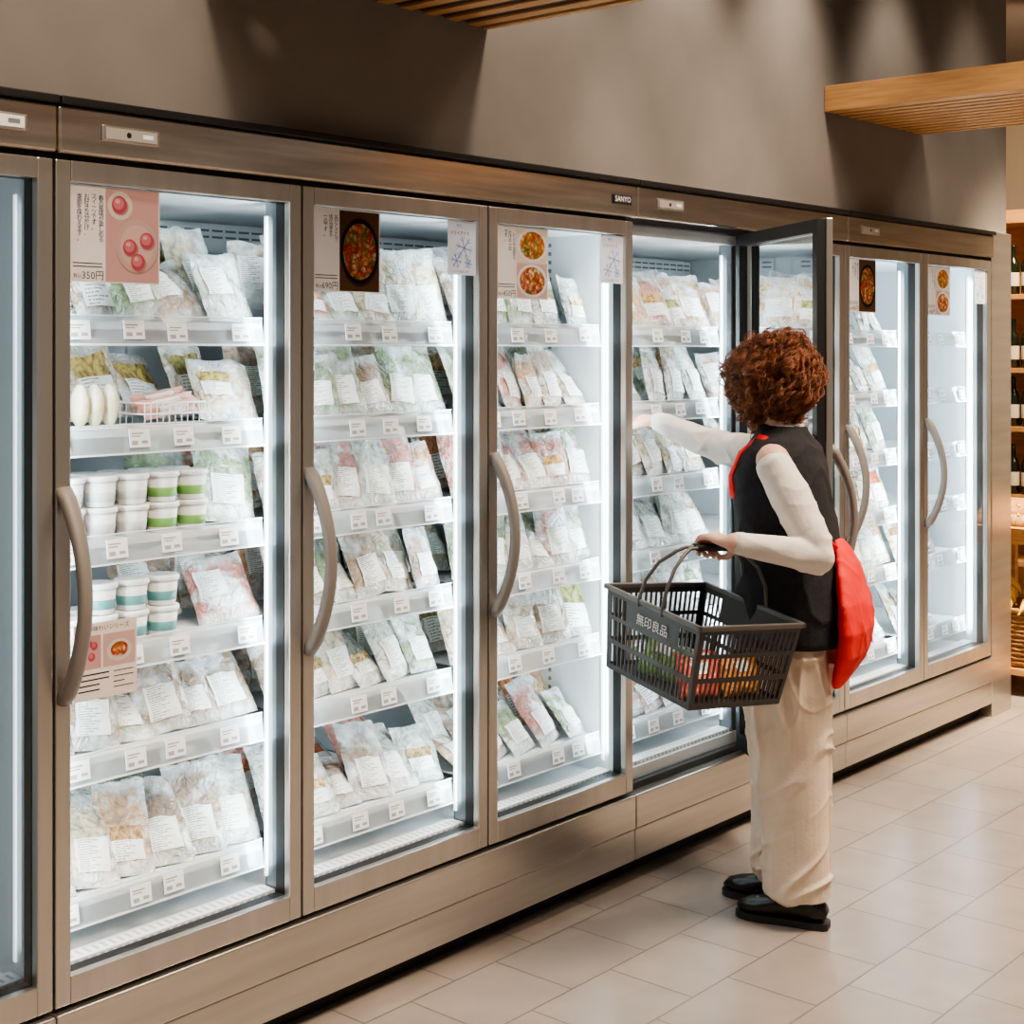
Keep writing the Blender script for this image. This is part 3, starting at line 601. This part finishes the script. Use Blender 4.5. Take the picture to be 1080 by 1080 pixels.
# ------------------------------------------------------------------ freezers
tq = MB().box(-.027,-.0012,-.021,.027,.0012,.021, M['tagwhite'])
tq.quad(-.022,.009,.010,.0120,-.0016,M['taginks']).quad(-.022,.003,.002,.0055,-.0016,M['taginks']).quad(-.022,-.015,-.006,-.006,-.0016,M['taginks']).quad(.004,-.013,.020,-.006,-.0016,M['taginks'])
tag_me = tq.mesh('price_tag')
def poster(door, xl, zl, w_, h_, kind, price=None):
    q = MB(); q.box(xl,.0095,zl,xl+w_,.0105,zl+h_, P['ice' if kind == 'snow' else 'cream' if kind == 'small' else 'white']); y = .0090; y2 = .0086; y3 = .0082; ink = P['ink']
    if kind == 'snow':
        q.text('無料', xl+w_*.40, zl+h_*.90, h_*.075, y, P['blue']); q.text('ドライアイス', xl+w_*.42, zl+h_*.76, h_*.085, y, ink)
        for cx, cz, r in ((.58,.50,.30),(.30,.26,.19),(.72,.22,.13)):
            for k in range(6):
                a = k*PI/3+.2; X_ = Matrix.Translation((xl+w_*cx, y, zl+h_*cz)) @ Matrix.Rotation(a, 4, 'Y')
                q.add([(0,0,-w_*.014),(w_*r,0,-w_*.014),(w_*r,0,w_*.014),(0,0,w_*.014)], [(0,1,2,3)], P['blue'], False, X_)
                for s_ in (-1, 1):
                    q.add([(w_*r*.55,0,-w_*.01),(w_*r*.85,0,s_*w_*r*.30-w_*.01),(w_*r*.85,0,s_*w_*r*.30+w_*.01),(w_*r*.55,0,w_*.01)], [(0,1,2,3)], P['blue'], False, X_)
        q.text('いつでも低温にする', xl+w_*.45, zl+h_*.06, h_*.05, y, ink)
    elif kind == 'small':
        q.quad(xl+w_*.45, zl+h_*.40, xl+w_*.97, zl+h_*.84, y, P['plate']); q.quad(xl+w_*.05, zl+h_*.40, xl+w_*.42, zl+h_*.84, y, P['pink'])
        q.text('冬の味わいシリーズ', xl+w_*.5, zl+h_*.92, h_*.080, y, ink)
        for dx, dz in ((.16,.66),(.27,.56),(.22,.74),(.31,.70)): q.disc(xl+w_*dx, zl+h_*dz, w_*.055, h_*.055, y2, P['mochi']); q.disc(xl+w_*(dx-.01), zl+h_*(dz+.012), w_*.032, h_*.030, y3, P['mochilight'])
        q.disc(xl+w_*.71, zl+h_*.6, w_*.20, h_*.15, y2, P['bowl']); q.disc(xl+w_*.71, zl+h_*.61, w_*.14, h_*.10, y3, P['curry'])
        for k in range(4): q.quad(xl+w_*.06, zl+h_*(.32-.07*k), xl+w_*(.55 if k < 2 else .4), zl+h_*(.340-.07*k), y, ink); q.quad(xl+w_*.62, zl+h_*(.32-.07*k), xl+w_*(.94 if k != 2 else .8), zl+h_*(.333-.07*k), y, ink)
    else:
        px0 = xl+w_*.385; q.quad(px0, zl+h_*.015, xl+w_*.985, zl+h_*.985, y, P['pink' if kind == 'sweet' else 'wood' if kind == 'stew' else 'bowl'])
        cols = {'sweet':['春の風味が楽しめる','スイーツです。','お好きな分だけ、','季節を味わえます。'], 'stew':['具だくさんで','体が温まる','一品です。'], 'dish':['レンジで温める','だけの一皿','です。']}[kind]
        for i, t in enumerate(cols):
            n_ = len(t); sz = w_*.062
            q.text('\n'.join(t), xl+w_*(.335-.078*i), zl+h_*.955-n_*sz*.5*.98, sz, y, ink, .78)
        for k in range(2): q.quad(xl+w_*.03, zl+h_*(.19-.035*k), xl+w_*.35, zl+h_*(.20-.035*k), y, ink)
        q.text('税込', xl+w_*.08, zl+h_*.06, w_*.045, y, ink); q.text(price, xl+w_*.245, zl+h_*.066, w_*.098, y, ink)
        cx, cz = px0+w_*.30, zl+h_*.5
        def sweet(dx, dz, r):
            X0, Z0_ = cx+w_*dx, zl+h_*dz
            q.disc(X0+w_*.012, Z0_-h_*.018, w_*r*1.08, h_*r*1.08, y3, P['plateshade']); q.disc(X0, Z0_, w_*r, h_*r*1.1, y3-.0002, P['mochi']); q.disc(X0-w_*r*.12, Z0_+h_*r*.15, w_*r*.72, h_*r*.75, y3-.0004, P['mochilight']); q.disc(X0-w_*r*.25, Z0_+h_*r*.4, w_*r*.32, h_*r*.28, y3-.0006, P['blush'])
        if kind == 'sweet':
            q.disc(cx+w_*.055, zl+h_*.385, w_*.245, h_*.285, y2+.0003, P['plateshade'], 36); q.disc(cx+w_*.05, zl+h_*.40, w_*.24, h_*.28, y2, P['plate'], 36); q.disc(cx+w_*.05, zl+h_*.40, w_*.19, h_*.22, y2-.0002, P['blush'], 36)
            q.disc(cx-w_*.14, zl+h_*.81, w_*.14, h_*.15, y2, P['bowl']); sweet(-.15,.82,.085)
            for dx, dz in ((-.03,.38),(.06,.23),(.16,.46)): sweet(dx, dz, .080)
        elif kind == 'stew':
            q.disc(cx+w_*.005, cz-h_*.01, w_*.295, h_*.42, y2+.0003, P['dark'], 36); q.disc(cx, cz, w_*.288, h_*.40, y2, P['pot'], 36); q.disc(cx, cz, w_*.250, h_*.345, y3, P['stew'], 32)
        else:
            for jj, (dz, c_) in enumerate(((.745,'pasta'),(.255,'curry'))):
                q.quad(px0+w_*.005, zl+h_*(.505 if jj == 0 else .02), xl+w_*.98, zl+h_*(.98 if jj == 0 else .495), y2+.0003, P['plate' if jj else 'bowl']); q.disc(cx, zl+h_*dz, w_*.292, h_*.232, y2, P['ice'], 30); q.disc(cx, zl+h_*dz, w_*.245, h_*.192, y3, P[c_], 30)
    return q.build('poster', door)
Z0, Z1 = .275, 2.020
def make_door(root, xr, ang=0, pane=False):
    Wd = W-.006; f = .036; hz = V((xr-.003, 0, 0))
    q = MB(); m = M['frame']
    q.box(-Wd,0,Z0,-Wd+f,.022,Z1,m,.003); q.box(-f,0,Z0,0,.022,Z1,m,.003); q.box(-Wd+f,0,Z1-.043,-f,.022,Z1,m,.002); q.box(-Wd+f,0,Z0,-f,.022,Z0+.058,m,.002)
    door = q.build('door', root, True); door.location = hz
    if ang: door.rotation_euler = (0,0,math.radians(ang))
    q = MB(); m = M['black']; e = .004
    q.box(-Wd+e,.022,Z0+e,-Wd+f,.050,Z1-e,m); q.box(-f,.022,Z0+e,-e,.050,Z1-e,m); q.box(-Wd+f,.022,Z1-.043,-f,.050,Z1-e,m); q.box(-Wd+f,.022,Z0+e,-f,.050,Z0+.058,m)
    q.build('gasket', door)
    if pane: MB().quad(-Wd+f,Z0+.058,-f,Z1-.043,.014,M['glass']).build('glass_pane', door)
    R = []; N = 25; hx = -Wd+.020
    for i in range(N):
        t = i/(N-1); y = .004-.080*math.sin(PI*t)**.75; z = 1.337-.432*t
        dy = (-.080*.75*math.sin(PI*min(max(t,.02),.98))**(-.25)*math.cos(PI*t)*PI); tv = V((0, dy, -.432)).normalized(); a = V((1,0,0)); b_ = tv.cross(a)
        k = 1.25-.25*math.sin(PI*t); R.append((V((hx, y, z)), a*.0150*k, b_*.0120*k))
    MB().rings(R, M['handle'], 16, pw=.75).build('handle', door)
    return door
def area(name, loc, dirv, sx, sy, power, col, spread=180):
    l = bpy.data.lights.new(name, 'AREA'); l.shape = 'RECTANGLE'; l.size = sx; l.size_y = sy; l.energy = power; l.color = col; l.spread = math.radians(spread)
    o = bpy.data.objects.new(name, l); C.objects.link(o); o.location = loc; o.rotation_euler = V(dirv).to_track_quat('-Z', 'Y').to_euler(); return o
def cabinet(k0, k1, label, doors, shelves=True, open_k=None, power=6.0, panes=()):
    x0, x1 = E(k0), E(k1)
    root = empty('freezer_cabinet', ((x0+x1)/2, .4, 0)); tag(root, label, 'freezer')
    g = .0015; x0 += g; x1 -= g
    q = MB(); m = M['liner']
    q.box(x0+.03,.70,.29,x1-.03,.74,2.0,m); q.box(x0+.002,.052,1.985,x1-.002,.74,2.015,m); q.box(x0+.002,.052,.285,x1-.002,.74,.322,m)
    q.box(x0,.052,.285,x0+.03,.74,2.015,m); q.box(x1-.03,.052,.285,x1,.74,2.015,m)
    for xx in [E(k) for k in range(k0+1, k1)]: q.box(xx-.012,.69,.33,xx+.012,.70,1.98,m)
    for k in range(60): q.box(x1-.0308,.30,.36+k*.027,x1-.0298,.312,.372+k*.027,M['slot'])
    q.build('liner', root, True)
    q = MB(); m = M['dark']
    q.box(x0,.74,.06,x1,.82,2.14,m); q.box(x0,.03,2.016,x1,.74,2.14,m); q.box(x0,.03,.06,x1,.74,.284,m); q.build('body', root, True)
    MB().box(x0,-.014,2.032,x1,.03,2.130,M['header'],.006).build('header_panel', root, True)
    MB().box(x0,-.026,2.131,x1,.06,2.148,M['black'],.003).build('top_trim', root, True)
    q = MB(); q.box(x0,-.010,.160,x1,.03,.264,M['kick'],.004); q.box(x0,-.004,.062,x1,.03,.158,M['kick'],.003); q.build('kick_panel', root, True)
    MB().box(x0,.06,0,x1,.72,.06,M['black']).build('plinth', root, True)
    dx = x0+.10 if k0 > -2 else x1-.215
    q = MB(); q.box(dx,-.019,2.066,dx+.145,-.013,2.100,M['frame'],.003); q.build('control_plate', root, True)
    q = MB(); q.box(dx+.008,-.0205,2.071,dx+.137,-.0188,2.095,M['plate' if k0 > -2 else 'tagwhite'],.0006); q.disc(dx+.065,2.083,.006,.006,-.021,M['black']); q.quad(dx+.10,2.079,dx+.126,2.088,-.021,M['tagwhite' if k0 > -2 else 'slot']); q.build('display', root, True)
    if k0 == 0:
        q = MB(); q.box(x1-.125,-.0185,2.067,x1-.032,-.013,2.095,M['black'],.002); q.text('SANYO', x1-.0785, 2.081, .024, -.0190, M['tagwhite']); q.build('nameplate', root, True)
    for k in range(k0, k1):
        a, c = E(k), E(k+1)
        if k > k0:
            q = MB(); q.box(a-.030,.054,.323,a+.030,.100,1.984,M['mull'],.004); q.box(a-.020,.100,.323,a+.020,.112,1.984,M['mull'],.002); q.build('mullion', root, True)
        for xx, s_ in ((a, 1), (c, -1)):
            q = MB(); xa = xx+s_*.0305; q.box(min(xa,xa+s_*.004),.090,.36,max(xa,xa+s_*.004),.099,1.95,M['led']); q.build('led_strip', root, True)
            area('freezer_light', (xx+s_*.042,.066,1.16), (s_*.55,1,0), .02, 1.55, power, (.80,.935,1.))
        q = MB(); q.box(a+.034,.060,.322,c-.034,.112,.336,M['shelf'])
        for i in range(28): xx = a+.05+i*(W-.1)/27; q.box(xx-.006,.058,.326,xx+.004,.0602,.333,M['slotsoft']); q.box(xx-.005,.072,.3355,xx+.003,.100,.3363,M['slotsoft'])
        q.build('air_grille', root, True)
        q = MB(); q.box(a+.05,.66,1.90,c-.05,.70,1.975,M['liner'])
        for r_ in range(2):
            for i in range(12): xx = a+.075+i*(W-.15)/11; q.box(xx-.018,.6585,1.940+r_*.018,xx+.018,.6602,1.946+r_*.018,M['slot'])
        q.build('air_duct', root, True)
        if shelves:
            for si, z in enumerate(SH):
                q = MB(); q.box(a+.034,.112,z-.010,c-.034,.64,z+.004,M['shelf']); q.box(a+.034,.60,z-.03,c-.034,.64,z-.01,M['shelf'])
                for xx in (a+.024, c-.028): q.box(xx,.104,z-.034,xx+.004,.64,z+.004,M['mull'])
                s_o = q.build('shelf', root, True)
                Xr = Matrix.Translation((0,.106,z-.016)) @ Matrix.Rotation(math.radians(-8), 4, 'X')
                q = MB(); q.add([(a+.034,-.002,-.032),(c-.034,-.002,-.032),(c-.034,-.002,.032),(a+.034,-.002,.032)], [(0,1,2,3)], M['rail'], False, Xr)
                q.box(a+.034,-.005,-.034,c-.034,.003,-.030,M['raillip'],0,Xr); q.box(a+.034,-.004,.0315,c-.034,.0,.034,M['raillip'],0,Xr)
                q.build('price_rail', s_o)
                for i in range(4):
                    t = bpy.data.objects.new('price_tag', tag_me); C.objects.link(t); t.parent = s_o
                    t.location = (a+.10+i*.150+rp.uniform(-.035,.035), .0992, z-.016+rp.uniform(-.003,.003)); t.rotation_euler = (math.radians(-8),0,0)
        d_ = make_door(root, c, 53.5 if k == open_k else 0, k in panes)
        Wd = W-.006; L_ = -Wd+.037
        for (kind, price) in doors.get(k, []):
            if kind == 'snow': poster(d_, -.036-.113, 1.828, .110, .146, 'snow')
            elif kind == 'small': poster(d_, L_+.012, .893, .155, .160, 'small')
            else: poster(d_, L_+.002, 1.770, .224, .204, kind, price)
    return root
cabinet(-2, 0, 'steel framed freezer at the left edge, only its handle-less door edge showing', {}, False, None, .45, (-2,-1))
cabinet(0, 3, 'three-door upright glass freezer with pink dessert poster, nearest and fullest', {0:[('sweet','350円'),('small',None)], 1:[('stew','690円'),('snow',None)], 2:[('dish','450円'),('snow',None)]})
cabinet(3, 5, 'two-door upright glass freezer with one door swung open by the person', {3:[('stew','690円')]}, True, 3, 6.0, (3,))
cabinet(5, 7, 'two-door upright glass freezer at the far right end of the row', {5:[('stew','490円')], 6:[('dish','450円'),('snow',None)]}, True, None, 9.0, (6,))

# ------------------------------------------------------------------ setting
def struct(name, mb): return tag(mb.build(name), kind='structure')
struct('floor', MB().box(-3,-5,-.05,11.5,4,0,M['floor']))
struct('wall_back', MB().box(-3,.02,2.150,6.60,.9,3.6,M['wall']))
struct('trim_1', MB().box(E(7),-.004,0,6.60,.9,2.149,M['kick'],.003))
struct('wall_far', MB().box(10.6,-5,0,10.8,4,3.6,M['farwall']))
struct('ceiling', MB().box(-3,-5,3.6,11.5,4,3.7,M['ceil']))
for (xa, xb, lab) in ((2.08,3.06,'slatted wooden canopy at the top edge above the red stew poster door'), (4.93,5.72,'slatted wooden canopy at upper right above the far freezer')):
    r = empty('slatted_canopy', ((xa+xb)/2,-1.2,2.5)); tag(r, lab, 'canopy')
    q = MB(); q.box(xa,-2.4,2.505,xa+.02,.019,2.600,M['wood'],.002); q.box(xb-.02,-2.4,2.505,xb,.019,2.600,M['wood'],.002); q.box(xa+.02,-2.4,2.505,xb-.02,-2.38,2.6,M['wood']); q.build('fascia', r, True)
    q = MB(); n = 11
    for i in range(n): x = xa+.02+(xb-xa-.04)*(i+.5)/n; q.box(x-.021,-2.38,2.507,x+.021,.018,2.513,M['wood'])
    q.build('slats', r, True)
    MB().box(xa+.02,-2.38,2.5135,xb-.02,.018,2.598,M['wooddark']).build('backing', r, True)  # added dark sheet: stands for shade in the open gaps and stops light

# far strip: bottle rack and produce stand
rk = empty('bottle_rack', (8.98,.9,0)); tag(rk, 'brown wooden bottle rack beyond the end of the freezer row', 'shelf unit')
q = MB(); q.box(9.12,.5,0,9.15,1.3,2.5,M['wood']); q.box(8.80,.5,0,9.12,.53,2.5,M['wood']); q.box(8.80,1.27,0,9.12,1.3,2.5,M['wood']); q.build('carcass', rk, True)
BZ = [1.96,1.515,1.16,.75,.35]
for z in BZ+[2.42]: MB().box(8.80,.53,z-.03,9.12,1.27,z,M['wood'],.002).build('shelf', rk, True)
bp_ = MB().lathe([(.030,0),(.037,.004),(.037,.17),(.030,.20),(.015,.225),(.0135,.285),(.016,.287),(.016,.298),(.012,.30)], M['bottle'], 20).build('wine_bottle')
MB().lathe([(.0374,.05),(.0376,.052),(.0376,.13),(.0374,.132)], M['blabel'], 20).build('label', bp_)
first = True
for si, z in enumerate(BZ[:4]):
    for i in range(4):
        o = bp_ if first else copy_tree(bp_); first = False
        o.location = (8.88, .74+i*.088, z+.001)
        tag(o, f"dark bottle {ORD[3-i]} from left on the {['top','second','third','fourth'][si]} rack shelf", 'bottle', 'bottles on the far rack')
st = empty('produce_stand', (7.1,-.05,0)); tag(st, 'wooden tiered produce stand past the end of the freezers', 'stand')
for y in (-.34,.30):
    MB().box(6.86,y-.02,0,6.90,y+.02,.72,M['wood'],.002).build('leg', st, True); MB().box(7.34,y-.02,0,7.38,y+.02,.84,M['wood'],.002).build('leg', st, True); MB().box(6.90,y-.015,.05,7.34,y+.015,.09,M['wood']).build('stretcher', st, True)
MB().box(6.84,-.36,.10,7.40,.32,.13,M['wood'],.002).build('shelf', st, True)
X_ = Matrix.Translation((7.1,-.02,.80)) @ Matrix.Rotation(math.radians(-14), 4, 'Y'); q = MB(); q.box(-.29,-.34,-.01,.29,.34,.01,M['wood'],.002,X_); q.box(-.30,-.34,-.01,-.28,.34,.07,M['wood'],.002,X_); q.build('tray', st, True)
def wicker(cx, cy, cz, hx, hy, hh, lab):
    wk = empty('wicker_basket', (cx,cy,cz)); tag(wk, lab, 'basket')
    q = MB(); R = []
    for z, k in ((0,.86),(.005,.9),(hh*.5,.95),(hh*.97,1.0),(hh,.97),(hh*.97,.94),(.02,.86)): R.append((V((0,0,z)), V((hx*k,0,0)), V((0,hy*k,0))))
    q.rings(R, M['wicker'], 40, pw=.7)
    for j in range(1, int(hh/.022)):
        z = j*.022; k = (.9+.1*z/hh)*1.012
        q.tube([(hx*k*math.copysign(abs(math.cos(t))**.7, math.cos(t)), hy*k*math.copysign(abs(math.sin(t))**.7, math.sin(t)), z+.004*math.sin(20*t+j*PI)) for t in [2*PI*i/60 for i in range(61)]], .007, M['wicker'], 6)
    q.build('weave', wk)
    q = MB(); q.tube([(hx*1.02*math.copysign(abs(math.cos(t))**.7, math.cos(t)), hy*1.02*math.copysign(abs(math.sin(t))**.7, math.sin(t)), hh) for t in [2*PI*i/40 for i in range(41)]], .012, M['wicker'], 8); q.build('rim', wk)
wicker(7.02, .03, .131, .16, .25, .27, 'brown wicker basket of bananas on the low shelf of the produce stand')
first = None
for i in range(12):
    if first is None:
        q = MB(); N = 12; pts = [(0, -.085+.17*t/(N-1), .055-.055*(2*t/(N-1)-1)**2) for t in range(N)]
        q.tube(pts, [.004,.008,.014,.017,.018,.018,.018,.018,.017,.014,.009,.006], M['banana'], 8); o = first = q.build('banana')
        MB().tube([pts[-1], (0,.105,-.006)], [.006,.005], M['wicker'], 6).build('stem', o)
    else: o = copy_tree(first)
    c_, r_ = i % 3, i//3
    o.location = (6.905+c_*.055, -.10+r_*.085, .395+.035*c_); o.rotation_euler = (0, math.radians(-25+20*c_), math.radians(62+i*7))
    tag(o, f"banana {ORD[c_]} in the {['nearest','second','third','rear'][r_]} bunch in the wicker basket", 'banana', 'bananas in the wicker basket')
pb_ = None
for i in range(6):
    if pb_ is None:
        q = MB(); q.rings([(V((0,0,-.10+.2*t/10)), V((.045*math.sqrt(max(.02,1-(t/5-1)**4)),0,0)), V((0,.04*math.sqrt(max(.02,1-(t/5-1)**4)),0))) for t in range(11)], M['wicker'], 16); o = pb_ = q.build('bread_loaf')
        for k in range(3): MB().tube([(-.030,-.036,-.05+k*.05),(0,-.042,-.035+k*.05),(.030,-.036,-.02+k*.05)], .005, M['banana'], 6).build('score_mark', o)
    else: o = copy_tree(pb_)
    xx = 6.90+.12*(i % 2); o.location = (xx, -.20+(i//2)*.16, .812+.048-(7.1-xx)*.25)
    o.rotation_euler = (math.radians(-90), 0, math.radians(6*(i % 3)-6))
    tag(o, f"brown loaf {['front','back'][i % 2]} row, {ORD[i//2]} from the aisle, on the sloped wooden tray", 'bread', 'loaves on the sloped tray')

# ------------------------------------------------------------------ lights
WARM = (1,.80,.60)
for x, y, e in ((1.6,-2.0,75), (4.2,-1.9,92), (6.8,-1.9,75)): area('ceiling_light', (x,y,3.5), (0,.15,-1), 1.0, 1.0, e, (1,.82,.64), 110)
area('far_light', (8.0,.1,3.3), (.35,.35,-1), .5, .5, 110, (1,.78,.54))
area('stand_light', (6.3,-.9,3.2), (.5,.6,-2.2), .3, .3, 45, (1,.80,.56), 60)  # fill added to brighten the produce stand, no known fixture
def spot(x, y, z, tx, e, ang=60, tz=2.3, ss=.09, bl_=.9):
    l = bpy.data.lights.new('wall_spot', 'SPOT'); l.energy = e; l.color = (1,.84,.68); l.spot_size = math.radians(ang); l.spot_blend = bl_; l.shadow_soft_size = ss
    o = bpy.data.objects.new('wall_spot', l); C.objects.link(o); o.location = (x,y,z); o.rotation_euler = (V((tx,.02,tz))-V((x,y,z))).to_track_quat('-Z','Y').to_euler()
for x, e in ((.95,85),(1.80,95),(3.28,105),(3.98,95),(4.64,105),(5.45,60),(6.2,26)): spot(x,-.42,3.5,x,e,54)
for x, tx in ((1.72,2.27),(1.80,2.40)): spot(x,-.62,2.72,tx,7,5,2.36,.02,.6)  # narrow beams added below canopy height to draw wall streaks, no fixtures there
wd = bpy.data.worlds.new('World'); S.world = wd; wd.use_nodes = True
bg = wd.node_tree.nodes['Background']; bg.inputs[0].default_value = (1,.86,.73,1); bg.inputs[1].default_value = .20

# ------------------------------------------------------------------ camera
cam = bpy.data.cameras.new('Camera'); co = bpy.data.objects.new('Camera', cam); C.objects.link(co); S.camera = co
co.location = (0,-2.706,1.63); co.rotation_euler = (math.radians(90),0,math.radians(-49.25))
cam.sensor_width = 36; cam.lens = 52.5; cam.shift_y = -172/1080; cam.clip_end = 60
S.view_settings.view_transform = 'AgX'
try: S.view_settings.look = 'AgX - Medium High Contrast'
except Exception as e: print(e)
